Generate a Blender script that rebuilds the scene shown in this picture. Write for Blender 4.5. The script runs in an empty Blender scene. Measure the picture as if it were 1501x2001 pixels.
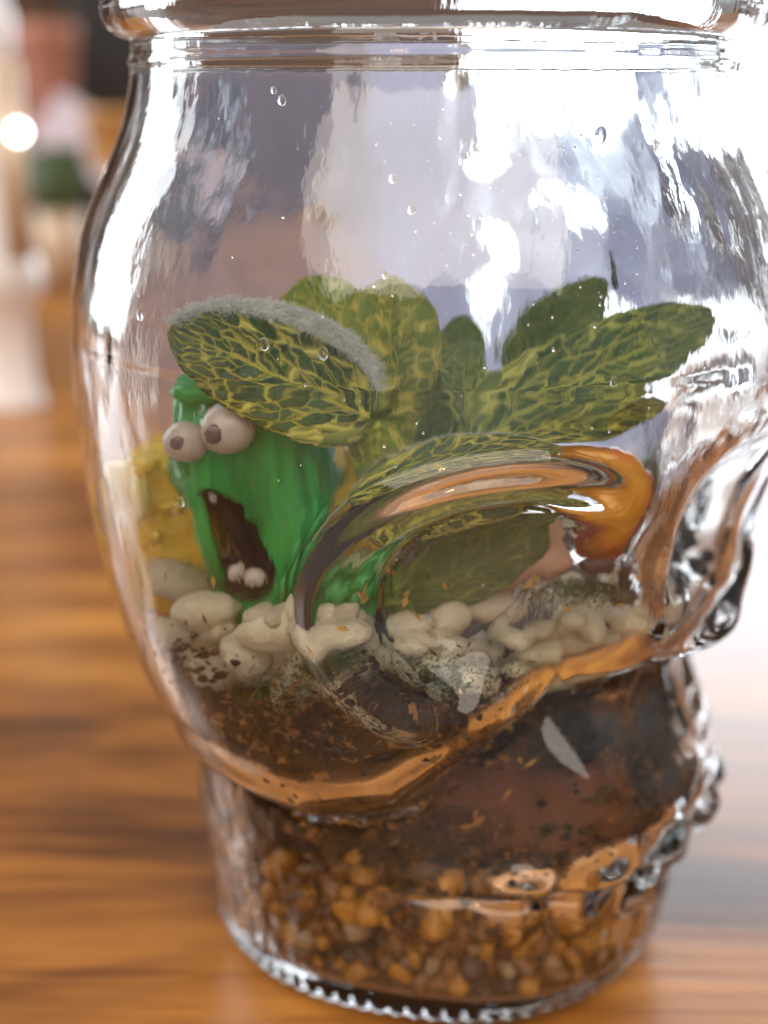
import bpy, bmesh, math, random
import numpy as np
from mathutils import Vector, noise as mn
random.seed(7); rng = np.random.default_rng(7)
S = 0.01                                   # the numbers below are centimetres
scene = bpy.context.scene
COL = scene.collection

# ------------------------------------------------------------------ camera
CAM_D, CAM_H, PITCH, YAW = 19.2, 12.3, math.radians(17.0), math.radians(1.95)
F, PW, PH = 2700.0, 1501.0, 2001.0
cd = bpy.data.cameras.new('camera'); cam = bpy.data.objects.new('camera', cd); COL.objects.link(cam)
cam.location = (0, -CAM_D * S, CAM_H * S)
cam.rotation_euler = (math.pi / 2 - PITCH, 0, YAW)
cd.sensor_fit = 'VERTICAL'; cd.sensor_height = 36.0; cd.lens = 36.0 * F / PH
cd.clip_start = 0.005; cd.clip_end = 50
cd.dof.use_dof = True; cd.dof.focus_distance = 0.153; cd.dof.aperture_fstop = 11.0
scene.camera = cam

# ------------------------------------------------------------------ light
world = bpy.data.worlds.new('World'); scene.world = world; world.use_nodes = True
bg = world.node_tree.nodes['Background']
bg.inputs['Color'].default_value = (0.66, 0.63, 0.62, 1); bg.inputs['Strength'].default_value = 0.40

def area(name, loc, target, sx, sy, power, col):
    d = bpy.data.lights.new(name, 'AREA'); d.shape = 'RECTANGLE'; d.size = sx; d.size_y = sy
    d.energy = power; d.color = col
    o = bpy.data.objects.new(name, d); COL.objects.link(o)
    o.location = loc
    o.rotation_euler = (Vector(target) - Vector(loc)).to_track_quat('-Z', 'Y').to_euler()
    return o
area('side_window_light', (-1.25, 0.62, 0.60), (0, 0, 0.08), 0.5, 1.3, 20, (0.90, 0.95, 1.0))
area('room_light', (0.1, -1.7, 1.75), (0, 0, 0.06), 3.4, 1.9, 84, (1.0, 0.88, 0.76))
area('ceiling_lamp', (-0.25, -0.9, 1.25), (0, 0, 0.1), 0.10, 0.03, 1.2, (1.0, 0.62, 0.28))
WINDOW_L = 10.0
scene.view_settings.view_transform = 'Standard'; scene.view_settings.look = 'None'
scene.view_settings.exposure = 0.0; scene.view_settings.gamma = 1.0
cy = scene.cycles
cy.max_bounces = 22; cy.transmission_bounces = 20; cy.diffuse_bounces = 4; cy.glossy_bounces = 6
cy.transparent_max_bounces = 24; cy.caustics_reflective = False; cy.caustics_refractive = True
cy.blur_glossy = 0.6; cy.sample_clamp_indirect = 6.0; cy.use_denoising = True

# ------------------------------------------------------------------ pixel rays
_cp, _sp, _cyw, _syw = math.cos(PITCH), math.sin(PITCH), math.cos(YAW), math.sin(YAW)
cF = np.array([-_syw * _cp, _cyw * _cp, -_sp]); cR = np.array([_cyw, _syw, 0.0]); cU = np.cross(cR, cF)
cC = np.array([0.0, -CAM_D, CAM_H])
def ray(px, py): return cF + cR * (px - PW / 2) / F + cU * (PH / 2 - py) / F
def at(px, py, Y):                          # the point on the upright plane y = Y
    d = ray(px, py); return cC + d * ((Y + CAM_D) / d[1])
def on_table(px, py, z=0.0):
    d = ray(px, py); return cC + d * ((z - CAM_H) / d[2])

# ------------------------------------------------------------------ objects
def put(o, name=None, parent=None, label=None, cat=None, group=None, kind=None):
    if o.name not in COL.objects: COL.objects.link(o)
    if parent: o.parent = parent
    if label: o['label'] = label
    if cat: o['category'] = cat
    if group: o['group'] = group
    if kind: o['kind'] = kind
    return o
def empty(name, loc=(0, 0, 0), **k):
    o = bpy.data.objects.new(name, None); o.location = [c * S for c in loc]; o.empty_display_size = 0.01
    return put(o, **k)
def mesh(name, V, Fc, mat, smooth=True, scale=S, uv=None, **k):
    me = bpy.data.meshes.new(name)
    V = np.asarray(V, float) * scale
    me.from_pydata([tuple(v) for v in V], [], [tuple(int(i) for i in f) for f in Fc])
    if smooth: me.polygons.foreach_set('use_smooth', [True] * len(me.polygons))
    if mat: me.materials.append(mat)
    if uv is not None:
        l = me.uv_layers.new(name='UVMap'); vi = np.empty(len(me.loops), int); me.loops.foreach_get('vertex_index', vi)
        l.data.foreach_set('uv', np.asarray(uv, float)[vi].ravel())
    o = bpy.data.objects.new(name, me)
    return put(o, **k)
def tube(pts, rad, n=10, cap=True):
    pts = np.asarray(pts, float); rad = np.broadcast_to(rad, (len(pts),)); V = []; Fc = []
    for i, p in enumerate(pts):
        t = pts[min(i + 1, len(pts) - 1)] - pts[max(i - 1, 0)]; t /= np.linalg.norm(t)
        a = np.cross(t, [0.3, 0.1, 1.0] if abs(t[2]) < .9 else [1.0, 0, 0]); a /= np.linalg.norm(a); b = np.cross(t, a)
        for j in range(n):
            w = 2 * math.pi * j / n; V.append(p + rad[i] * (a * math.cos(w) + b * math.sin(w)))
    for i in range(len(pts) - 1):
        for j in range(n):
            j2 = (j + 1) % n; Fc.append((i * n + j, i * n + j2, (i + 1) * n + j2, (i + 1) * n + j))
    if cap: Fc += [tuple(range(n))[::-1], tuple((len(pts) - 1) * n + j for j in range(n))]
    return V, Fc
def lathe(prof, n=40, c=(0, 0, 0)):
    V = []; Fc = []
    for r, z in prof:
        for j in range(n):
            w = 2 * math.pi * j / n; V.append((c[0] + r * math.cos(w), c[1] + r * math.sin(w), c[2] + z))
    for i in range(len(prof) - 1):
        for j in range(n):
            j2 = (j + 1) % n; Fc.append((i * n + j, i * n + j2, (i + 1) * n + j2, (i + 1) * n + j))
    Fc += [tuple(range(n))[::-1], tuple((len(prof) - 1) * n + j for j in range(n))]
    return V, Fc
def box(x0, x1, y0, y1, z0, z1):
    V = [(x, y, z) for x in (x0, x1) for y in (y0, y1) for z in (z0, z1)]
    return V, [(0, 1, 3, 2), (4, 6, 7, 5), (0, 4, 5, 1), (2, 3, 7, 6), (0, 2, 6, 4), (1, 5, 7, 3)]
def bevel(o, w, seg=2):
    m = o.modifiers.new('bevel', 'BEVEL'); m.width = w; m.segments = seg; m.limit_method = 'ANGLE'
    return o
def ico(sub=2):
    bm = bmesh.new(); bmesh.ops.create_icosphere(bm, subdivisions=sub, radius=1.0)
    V = np.array([v.co[:] for v in bm.verts]); Fc = [tuple(v.index for v in f.verts) for f in bm.faces]; bm.free()
    return V, Fc
def fbm(p, sc, o=3): return mn.fractal(Vector(p) * sc, 1.0, 2.0, o)

# ------------------------------------------------------------------ materials
class N:                                    # a tiny node helper
    def __init__(self, name):
        self.m = bpy.data.materials.new(name); self.m.use_nodes = True
        self.t = self.m.node_tree; self.b = self.t.nodes['Principled BSDF']; self.out = self.t.nodes['Material Output']
    def n(self, typ, **k):
        d = self.t.nodes.new(typ)
        for a, v in k.items():
            if a.startswith('i_'):
                key = a[2:]; key = int(key) if key.isdigit() else key.replace('_', ' ')
                if hasattr(v, 'is_output'): self.t.links.new(v, d.inputs[key])
                else: d.inputs[key].default_value = v
            else: setattr(d, a, v)
        return d
    def math(self, op, a, b=0.0, c=None, clamp=False):
        d = self.t.nodes.new('ShaderNodeMath'); d.operation = op; d.use_clamp = clamp
        for i, v in enumerate((a, b) if c is None else (a, b, c)):
            if hasattr(v, 'is_output'): self.t.links.new(v, d.inputs[i])
            else: d.inputs[i].default_value = v
        return d.outputs[0]
    def ramp(self, fac, stops, interp='LINEAR'):
        d = self.t.nodes.new('ShaderNodeValToRGB'); r = d.color_ramp; r.interpolation = interp
        while len(r.elements) < len(stops): r.elements.new(0.5)
        for e, (p, c) in zip(r.elements, stops): e.position = p; e.color = (*c, 1) if len(c) == 3 else c
        self.t.links.new(fac, d.inputs[0]); return d.outputs[0]
    def mix(self, fac, a, b, mode='MIX'):
        d = self.t.nodes.new('ShaderNodeMix'); d.data_type = 'RGBA'; d.blend_type = mode
        for i, v in ((0, fac), (6, a), (7, b)):
            if hasattr(v, 'is_output'): self.t.links.new(v, d.inputs[i])
            else: d.inputs[i].default_value = (*v, 1) if isinstance(v, tuple) and len(v) == 3 else v
        return d.outputs[2]
    def noise(self, vec=None, scale=5.0, detail=4.0, rough=0.55, dist=0.0):
        d = self.n('ShaderNodeTexNoise'); d.inputs['Scale'].default_value = scale; d.inputs['Detail'].default_value = detail
        d.inputs['Roughness'].default_value = rough; d.inputs['Distortion'].default_value = dist
        if vec is not None: self.t.links.new(vec, d.inputs['Vector'])
        return d.outputs['Fac']
    def obj(self, scale=(1, 1, 1), rot=(0, 0, 0)):
        c = self.n('ShaderNodeTexCoord'); m = self.n('ShaderNodeMapping')
        m.inputs['Scale'].default_value = scale; m.inputs['Rotation'].default_value = rot
        self.t.links.new(c.outputs['Object'], m.inputs['Vector']); return m.outputs[0]
    def set(self, **k):
        for a, v in k.items():
            s = self.b.inputs[a.replace('_', ' ')]
            if hasattr(v, 'is_output'): self.t.links.new(v, s)
            else: s.default_value = (*v, 1) if isinstance(v, tuple) and len(v) == 3 and s.type == 'RGBA' else v
        return self
    def bump(self, h, strength=0.3, dist=0.001):
        d = self.n('ShaderNodeBump'); d.inputs['Strength'].default_value = strength; d.inputs['Distance'].default_value = dist
        self.t.links.new(h, d.inputs['Height']); self.t.links.new(d.outputs[0], self.b.inputs['Normal']); return self

def m_plain(name, col, rough=0.5, var=0.15, sc=60, **k):
    a = N(name); f = a.noise(a.obj(), sc, 4)
    c = a.ramp(f, [(0.25, tuple(x * (1 - var) for x in col)), (0.75, tuple(min(1, x * (1 + var)) for x in col))])
    a.set(Base_Color=c, Roughness=rough, **k); a.bump(f, 0.25, 0.0006); return a.m

def m_glass():
    a = N('pressed glass')
    a.set(Base_Color=(0.965, 0.987, 0.982), Roughness=0.0, IOR=1.5, Transmission_Weight=1.0)
    f1 = a.noise(a.obj((1, 1, 0.35)), 260, 3, 0.5); f2 = a.noise(a.obj((1, 1, 0.5)), 900, 2, 0.5)
    h = a.math('ADD', f1, a.math('MULTIPLY', f2, 0.25)); a.bump(h, 0.085, 0.0008); return a.m
M_GLASS = m_glass()
def m_clear(name, col=(1, 1, 1), ior=1.45, rough=0.0):
    a = N(name); a.set(Base_Color=col, Roughness=rough, IOR=ior, Transmission_Weight=1.0); return a.m
M_WATER = m_clear('water', ior=1.33)

def m_wood():
    a = N('oiled wood')
    v = a.obj((1.5, 7.0, 7.0), (0, 0, math.radians(3)))
    warp = a.noise(a.obj((1.2, 3, 3)), 3.0, 3)
    g1 = a.noise(v, 5.0, 6, 0.62, 0.6)
    g2 = a.noise(a.obj((1.5, 40, 40), (0, 0, math.radians(3))), 9.0, 4, 0.6)
    band = a.noise(a.obj((1.5, 8, 8), (0, 0, math.radians(4))), 2.0, 3, 0.55, 0.9)
    m = a.math('ADD', a.math('MULTIPLY', g1, 0.55), a.math('MULTIPLY', g2, 0.25))
    m = a.math('ADD', m, a.math('MULTIPLY', a.math('ADD', a.math('MULTIPLY', band, 1.5), -0.25), 0.35)); m = a.math('ADD', m, a.math('MULTIPLY', warp, 0.10))
    c = a.ramp(m, [(0.45, (0.030, 0.011, 0.005)), (0.55, (0.120, 0.042, 0.011)), (0.64, (0.30, 0.112, 0.022)), (0.77, (0.54, 0.23, 0.044))])
    a.set(Base_Color=c, Roughness=a.math('ADD', 0.25, a.math('MULTIPLY', g2, 0.16)), Specular_IOR_Level=0.50)
    a.bump(g2, 0.12, 0.0006); return a.m
M_WOOD = m_wood()

def m_leaf(name, dark, mid, vein, trans=0.35, wear=0.0):
    """net-veined leaf: u across (-1..1), v along (0..1) stored in the UV map"""
    a = N(name)
    uv = a.n('ShaderNodeUVMap'); sp = a.n('ShaderNodeSeparateXYZ'); a.t.links.new(uv.outputs[0], sp.inputs[0])
    u = a.math('SUBTRACT', a.math('MULTIPLY', sp.outputs[0], 2.0), 1.0); v = sp.outputs[1]
    wob = a.noise(a.obj(), 320, 3); wob = a.math('MULTIPLY', a.math('SUBTRACT', wob, 0.5), 0.16)
    au = a.math('ABSOLUTE', u)
    s = a.math('ADD', a.math('SUBTRACT', v, a.math('MULTIPLY', au, 0.30)), wob)
    mid_d = au                                                   # midrib, thinning to the tip
    midw = a.math('SUBTRACT', 0.085, a.math('MULTIPLY', v, 0.06))
    rib = a.math('SUBTRACT', 1.0, a.math('DIVIDE', mid_d, midw), clamp=True)
    fr = a.math('ABSOLUTE', a.math('SUBTRACT', a.math('FRACT', a.math('MULTIPLY', s, 6.0)), 0.5))
    side = a.math('SUBTRACT', 1.0, a.math('DIVIDE', a.math('SUBTRACT', 0.5, fr), a.math('SUBTRACT', 0.12, a.math('MULTIPLY', au, 0.06))), clamp=True)
    cb = a.n('ShaderNodeCombineXYZ'); a.t.links.new(a.math('MULTIPLY', s, 9.0), cb.inputs[1])
    a.t.links.new(a.math('ADD', a.math('MULTIPLY', u, 2.6), wob), cb.inputs[0])
    vo = a.n('ShaderNodeTexVoronoi'); vo.feature = 'DISTANCE_TO_EDGE'; vo.inputs['Scale'].default_value = 1.25; vo.inputs['Randomness'].default_value = 0.75
    a.t.links.new(cb.outputs[0], vo.inputs['Vector'])
    net = a.math('SUBTRACT', 1.0, a.math('DIVIDE', vo.outputs['Distance'], 0.10), clamp=True)
    vo2 = a.n('ShaderNodeTexVoronoi'); vo2.feature = 'DISTANCE_TO_EDGE'; vo2.inputs['Scale'].default_value = 3.0
    a.t.links.new(cb.outputs[0], vo2.inputs['Vector'])
    net2 = a.math('MULTIPLY', a.math('SUBTRACT', 1.0, a.math('DIVIDE', vo2.outputs['Distance'], 0.07), clamp=True), 0.22)
    k = a.math('MAXIMUM', a.math('MAXIMUM', rib, a.math('MULTIPLY', side, 0.60)), a.math('MAXIMUM', net, net2))
    patch = a.noise(a.obj(), 90, 3)
    base = a.ramp(patch, [(0.32, dark), (0.68, mid)])
    edge = a.math('SUBTRACT', a.math('MULTIPLY', au, 6.0), 5.1, clamp=True)
    base = a.mix(a.math('MULTIPLY', edge, 0.5), base, mid)
    c = a.mix(k, base, vein)
    a.set(Base_Color=c, Roughness=0.42, Specular_IOR_Level=0.5)
    dif = a.n('ShaderNodeBsdfTranslucent'); a.t.links.new(c, dif.inputs['Color'])
    mx = a.n('ShaderNodeMixShader'); mx.inputs[0].default_value = trans
    a.t.links.new(a.b.outputs[0], mx.inputs[1]); a.t.links.new(dif.outputs[0], mx.inputs[2]); a.t.links.new(mx.outputs[0], a.out.inputs[0])
    fine = a.noise(a.obj(), 1500, 2)
    a.bump(a.math('ADD', a.math('MULTIPLY', k, -1.0), a.math('MULTIPLY', fine, 0.25)), 0.7, 0.0005)
    return a.m

# ------------------------------------------------------------------ skull surface
PHI = math.radians(-33.0)                   # the way the face looks
def sstep(a, b, x):
    t = np.clip((x - a) / (b - a), 0, 1); return t * t * (3 - 2 * t)
def wrap(a): return (a + math.pi) % (2 * math.pi) - math.pi
def gs(x, c, w): return np.exp(-((x - c) / w) ** 2)
_pz = [9.2, 9.84, 10.55, 11.19, 11.60, 11.95, 12.35, 12.62, 13.6]
_pr = [4.92, 4.86, 4.69, 4.42, 4.20, 4.06, 3.97, 3.93, 3.93]
_gz = np.linspace(3.0, 14.0, 1101)
def smooth_table(zs, rs, sig):
    y = np.interp(_gz, zs, rs); k = np.exp(-0.5 * (np.arange(-150, 151) / (sig * 100)) ** 2); k /= k.sum()
    return np.convolve(np.pad(y, 150, mode='edge'), k, 'valid')
_UP = smooth_table([8.6] + _pz, [4.92] + _pr, 0.22)
_NOSE = smooth_table([4.4, 5.0, 5.25, 5.6, 6.1, 6.7, 7.4, 8.2, 8.8, 9.6, 10.6], [2.9, 3.2, 4.1, 4.75, 4.25, 3.45, 3.75, 4.75, 5.10, 5.0, 4.70], 0.10)
def r_outer(th, z):
    th = np.asarray(th, float); z = np.asarray(z, float)
    psi = wrap(th - PHI); ad = np.degrees(np.abs(psi)); pd = np.degrees(psi)
    back = sstep(80, 135, ad); front = 1 - sstep(18, 42, ad)
    A = 4.92 + 0.10 * gs(ad, 62, 25) * sstep(9.5, 6.0, z)
    zb = np.interp(ad, [0, 20, 35, 50, 62, 78, 95, 115, 140, 180], [5.05, 5.05, 5.0, 4.20, 3.42, 3.12, 3.22, 3.08, 2.72, 2.65])
    n = 5.2 * (1 - back) + 2.7 * back
    z0 = 9.2
    t = np.clip((z0 - z) / (z0 - zb), 0, 0.99999)
    low = A * np.power(1 - np.power(t, n), 1 / n)
    up = np.interp(z, _gz, _UP)
    cr = np.where(z >= z0, up, low)
    # brow / nose profile along the middle of the face
    nose = np.interp(z, _gz, _NOSE)
    wn = np.exp(-(ad / 15.0) ** 2) * sstep(10.4, 9.0, z)
    cr = cr * (1 - wn) + nose * wn
    # eye sockets
    for sgn in (-1, 1):
        du = np.radians(pd - sgn * 43.0) * 4.9; dz = z - (6.62 + 0.06 * du * sgn)
        d = np.sqrt((du / 2.02) ** 2 + (dz / 1.42) ** 2)
        ang = np.arctan2(dz / 1.42, sgn * du / 2.02)             # 0 = outer corner, pi/2 = brow
        up_w = sstep(-1.25, -0.75, ang) * sstep(2.25, 1.45, ang)
        keep = 1 - 0.80 * front * sstep(16, 4, ad)
        cr = cr - (0.66 * up_w * (1 - sstep(0.82, 1.04, d)) + 0.60 * (1 - up_w) * (1 - sstep(0.30, 1.12, d))) * keep
        cr = cr + 0.27 * up_w * gs(d, 1.16, 0.15)
    cr = cr + 0.10 * gs(z, zb + 0.95, 0.28) * sstep(40, 62, ad) * sstep(140, 100, ad)
    # temple hollow
    cr = cr - 0.13 * gs(ad, 98, 16) * gs(z, 6.9, 1.3)
    # jaw
    J = np.interp(z, [0.0, 0.35, 1.2, 2.2, 3.6, 5.0], [3.14, 3.22, 3.36, 3.48, 3.60, 3.45])
    fj = np.interp(z, [0.0, 0.5, 1.2, 1.9, 2.25, 2.6, 3.0, 3.6, 4.2, 5.2], [0.25, 0.42, 0.45, 0.42, 0.44, 0.70, 0.72, 0.62, 0.45, 0.2])
    J = J + fj * np.exp(-(ad / 52.0) ** 4)
    tw = np.exp(-(ad / 62.0) ** 6)
    J = J + tw * 0.26 * np.abs(np.sin(np.radians(pd) * 11.0)) ** 0.7 * (gs(z, 2.72, 0.30) + 0.8 * gs(z, 1.95, 0.26))
    J = J - tw * 0.20 * gs(z, 2.34, 0.09)
    J = J - 0.42 * gs(ad, 0, 15) * gs(z, 4.35, 0.6) + 0.32 * gs(pd, -27 - 5 * (z - 4), 6.5) * gs(z, 4.05, 0.50)             # the nose hole
    J = J - 0.5 * np.clip(1 - z / 0.32, 0, 1) ** 2.2
    J = J + 0.085 * (np.abs(np.sin(th * 40)) - 0.6) * gs(z, 0.26, 0.12)          # stippled foot
    k = 0.16
    h = np.clip(0.5 + 0.5 * (cr - J) / k, 0, 1)
    r = J * (1 - h) + cr * h + k * h * (1 - h) * 0.6
    ring = 0.05 * gs(z, 12.64, 0.05)
    return np.where(z > 11.9, np.maximum(r, up), r) + ring

NT = 420
TH = np.linspace(-math.pi, math.pi, NT, endpoint=False)
ZO = np.concatenate([np.linspace(0, 0.5, 16)[:-1], np.linspace(0.5, 12.9, 235)])
def nz(th, z, sc, amp, seed):
    return np.array([[mn.fractal(Vector((4.5 * math.cos(t) * sc + seed, 4.5 * math.sin(t) * sc, zz * sc * 0.5)), 0.7, 2.1, 3) for t in th] for zz in z]) * amp
RO = r_outer(TH[None, :], ZO[:, None])
RO = RO + nz(TH, ZO, 0.55, 0.016, 3.0)
# inner wall: the outer form blurred, less the wall thickness
ZI = np.linspace(0.55, 12.9, 170)
RI = np.array([[0.0]])
def inner_grid():
    R = r_outer(TH[None, :], ZI[:, None]); dz = ZI[1] - ZI[0]
    def blur(a, sig, ax, per):
        rad = int(3 * sig) + 1; k = np.exp(-0.5 * (np.arange(-rad, rad + 1) / sig) ** 2); k /= k.sum()
        b = np.pad(a, [(rad, rad) if i == ax else (0, 0) for i in (0, 1)], mode='wrap' if per else 'edge')
        return sum(k[i] * np.take(b, range(i, i + a.shape[ax]), ax) for i in range(2 * rad + 1))
    B = blur(blur(R, 0.30 / dz, 0, False), 0.30 / (2 * math.pi * 4.3 / NT), 1, True)
    th = np.interp(ZI, [0.5, 3, 5, 8, 11.5, 12.7], [0.30, 0.30, 0.27, 0.25, 0.26, 0.30])[:, None]
    return np.minimum(B - th, R - 0.15) + nz(TH, ZI, 0.75, 0.019, 9.0) + nz(TH, ZI, 1.6, 0.03, 4.0) * sstep(4.2, 2.0, ZI)[:, None]
RI = inner_grid()
def r_in(th, z):
    ft = (wrap(th) + math.pi) / (2 * math.pi) * NT; i = int(ft) % NT; i2 = (i + 1) % NT; a = ft - int(ft)
    fz = (z - ZI[0]) / (ZI[1] - ZI[0]); fz = min(max(fz, 0), len(ZI) - 1.001); j = int(fz); b = fz - j
    return (RI[j, i] * (1 - a) + RI[j, i2] * a) * (1 - b) + (RI[j + 1, i] * (1 - a) + RI[j + 1, i2] * a) * b
def ins(px, py, off=0.05, strict=False):                  # the near inner wall as seen through a pixel, set `off` inside it
    d = ray(px, py); d = d / np.linalg.norm(d); t = 9.0
    while t < 30:
        p = cC + d * t; r = math.hypot(p[0], p[1])
        if p[2] < 12.85 and r < r_in(math.atan2(p[1], p[0]), p[2]) - off: return p
        t += 0.03
        if strict and t > 19.3 + off: return None
    return None if strict else at(px, py, 0)

def build_jar():
    rows = []                               # (r array, z array)
    one = np.ones(NT)
    for f, z in ((0.02, 0.16), (0.5, 0.14), (0.86, 0.10), (0.95, 0.03)): rows.append((RO[0] * f, z * one))
    for i, z in enumerate(ZO): rows.append((RO[i], z * one))
    n_out = len(rows)
    for a in np.linspace(-82, 180, 26):                           # the rolled rim
        w = math.radians(a); rows.append(((3.93 + 0.36 * math.cos(w)) * one, (13.26 + 0.34 * math.sin(w)) * one))
    n_rim = len(rows)
    for i in range(len(ZI) - 1, -1, -1): rows.append((RI[i], ZI[i] * one))
    for f, z in ((0.95, 0.47), (0.8, 0.44), (0.4, 0.46), (0.02, 0.48)): rows.append((RI[0] * f, z * one))
    R = np.array([r for r, _ in rows]); Z = np.array([z for _, z in rows])
    X = R * np.cos(TH)[None]; Y = R * np.sin(TH)[None]
    P = np.stack([X, Y, Z], -1)
    dt = np.roll(P, -1, 1) - np.roll(P, 1, 1)
    dr = np.empty_like(P); dr[1:-1] = P[2:] - P[:-2]; dr[0] = P[1] - P[0]; dr[-1] = P[-1] - P[-2]
    NRM = np.cross(dt, dr); L = np.linalg.norm(NRM, axis=-1, keepdims=True); NRM = NRM / np.maximum(L, 1e-12)
    nr = len(rows)
    # which piece a quad belongs to
    psi = np.degrees(wrap(TH + math.pi / NT - PHI)); ap = np.abs(psi)
    def piece(i, j):
        z = 0.25 * (Z[i, j] + Z[i + 1, j] + Z[i, (j + 1) % NT] + Z[i + 1, (j + 1) % NT]); a = ap[j]
        if z > 12.86: return 'rim'
        if z > 11.7: return 'neck'
        if z < 0.45: return 'foot'
        du = (a - 43.0) * 0.0175 * 4.9; d = math.hypot(du / 2.02, (z - 6.62) / 1.42)
        if d < 1.05 and a > 14: return 'eye_socket' if psi[j] < 0 else 'eye_socket_far'
        if a < 17 and 4.9 < z < 8.3: return 'nose'
        if a < 64 and 1.6 < z < 3.1: return 'teeth'
        zc = 4.3 if a < 90 else 2.9
        return 'jaw' if z < zc else 'cranium'
    groups = {}
    for i in range(nr - 1):
        for j in range(NT): groups.setdefault(piece(i, j), []).append((i, j))
    root = empty('skull_jar', (0, 0, 0), label='clear glass skull-shaped jar holding a planted terrarium on the wooden table', cat='glass jar')
    Pf = P.reshape(-1, 3); Nf = NRM.reshape(-1, 3)
    for nm, q in groups.items():
        q = np.array(q); i, j = q[:, 0], q[:, 1]; j2 = (j + 1) % NT
        quad = np.stack([i * NT + j, i * NT + j2, (i + 1) * NT + j2, (i + 1) * NT + j], -1)
        uniq, inv = np.unique(quad, return_inverse=True); quad = inv.reshape(quad.shape)
        me = bpy.data.meshes.new(nm.replace('_far', '')); me.vertices.add(len(uniq)); me.vertices.foreach_set('co', (Pf[uniq] * S).ravel())
        me.loops.add(quad.size); me.loops.foreach_set('vertex_index', quad.ravel().astype(np.int32))
        me.polygons.add(len(quad)); me.polygons.foreach_set('loop_start', np.arange(0, quad.size, 4, dtype=np.int32))
        me.polygons.foreach_set('use_smooth', np.ones(len(quad), bool)); me.update(calc_edges=True); me.validate()
        me.normals_split_custom_set_from_vertices([tuple(v) for v in Nf[uniq]])
        me.materials.append(M_GLASS)
        put(bpy.data.objects.new(nm.replace('_far', ''), me), parent=root)
    return root
JAR = build_jar()

# condensation: a thin film of fog on the inner wall; the near one doubles as reflected haze
def m_fog(name, col, lo, hi, amax, sc, amin=0.0, streak=0.4):
    a = N(name)
    f = a.noise(a.obj((1, 1, streak)), sc, 5, 0.6, 0.4); g = a.noise(a.obj(), 500, 2, 0.6)
    fac = a.math('MULTIPLY', a.math('DIVIDE', a.math('SUBTRACT', f, lo), hi - lo, clamp=True), amax - amin)
    fac = a.math('ADD', fac, amin)
    fac = a.math('MULTIPLY', fac, a.math('ADD', 0.97, a.math('MULTIPLY', g, 0.07)))
    at_ = a.n('ShaderNodeAttribute'); at_.attribute_name = 'cover'; fac = a.math('MULTIPLY', fac, at_.outputs['Fac'], clamp=True)
    d = a.n('ShaderNodeBsdfDiffuse'); d.inputs['Color'].default_value = (*col, 1)
    tl = a.n('ShaderNodeBsdfTranslucent'); tl.inputs['Color'].default_value = (*col, 1)
    m1 = a.n('ShaderNodeMixShader'); m1.inputs[0].default_value = 0.5
    a.t.links.new(d.outputs[0], m1.inputs[1]); a.t.links.new(tl.outputs[0], m1.inputs[2])
    tr = a.n('ShaderNodeBsdfTransparent'); m2 = a.n('ShaderNodeMixShader'); a.t.links.new(fac, m2.inputs[0])
    a.t.links.new(tr.outputs[0], m2.inputs[1]); a.t.links.new(m1.outputs[0], m2.inputs[2]); a.t.links.new(m2.outputs[0], a.out.inputs[0])
    return a.m
def film(name, t0, t1, z0, z1, off, mat, cover, nt=120, nz_=90, **k):
    V = []; Fc = []; C = []
    for i in range(nz_):
        z = z0 + (z1 - z0) * i / (nz_ - 1)
        for j in range(nt):
            t = math.radians(t0 + (t1 - t0) * j / (nt - 1)); r = r_in(t, z) - off
            V.append((r * math.cos(t), r * math.sin(t), z)); C.append(cover(math.degrees(t), z))
    for i in range(nz_ - 1):
        for j in range(nt - 1): Fc.append((i * nt + j, i * nt + j + 1, (i + 1) * nt + j + 1, (i + 1) * nt + j))
    o = mesh(name, V, Fc, mat, **k)
    at_ = o.data.attributes.new('cover', 'FLOAT', 'POINT'); at_.data.foreach_set('value', np.array(C, np.float32))
    return o
def ss(a, b, x):
    t = min(max((x - a) / (b - a), 0), 1); return t * t * (3 - 2 * t)
def outs(px, py):                           # where the same sight line leaves through the far inner wall
    d = ray(px, py); d = d / np.linalg.norm(d); t = 32.0
    while t > 15:
        p = cC + d * t; r = math.hypot(p[0], p[1])
        if 3 < p[2] < 12.85 and r < r_in(math.atan2(p[1], p[0]), p[2]): return p
        t -= 0.03
    return at(px, py, 3)
clear = []                                  # places where the fog has run off: runs and wiped patches
for px, py, rx, rz in ((980, 490, .50, .46), (962, 580, .30, .50), (955, 650, .16, .28), (950, 315, .42, .34), (1390, 700, .95, 1.0), (1300, 640, .75, .38), (1190, 600, .50, .30), (1330, 850, .8, .6),
        (1130, 150, 1.75, .72), (1310, 235, .55, .45), (1350, 400, .26, .75), (1150, 440, .45, .26), (1180, 270, .16, .10), (1090, 400, .2, .12), (900, 130, .5, .4), (690, 160, .14, .1), (620, 440, .3, .16)):
    p = outs(px, py); clear.append((math.atan2(p[1], p[0]), p[2], rx, rz))
clear += [(math.radians(14), 8.4, 2.3, 1.15), (math.radians(34), 8.0, 1.3, .8), (math.radians(10), 10.6, .5, .8)]
def far_cover(t, z):
    tr = math.radians(t); c = ss(5.0, 7, z) * ss(0, 20, t) * ss(180, 150, t) * (1.0 - 0.66 * ss(96, 122, t + 9 * fbm((z * .6, t * .02, 3), 1.0, 3)))
    for t0, z0, rx, rz in clear:
        d = math.hypot((tr - t0) * 4.5 / rx, (z - z0) / rz) + 0.38 * fbm((t * .12, z * 1.6, 1), 1.0, 3); c *= ss(.70, 1.0, d)
    return c
film('condensation', -2, 182, 5.0, 12.8, 0.03, m_fog('fog on far wall', (0.40, 0.43, 0.66), 0.32, 0.58, 0.97, 80, 0.80, 0.6),
     far_cover, 220, 150, parent=JAR, kind='stuff')
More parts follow.
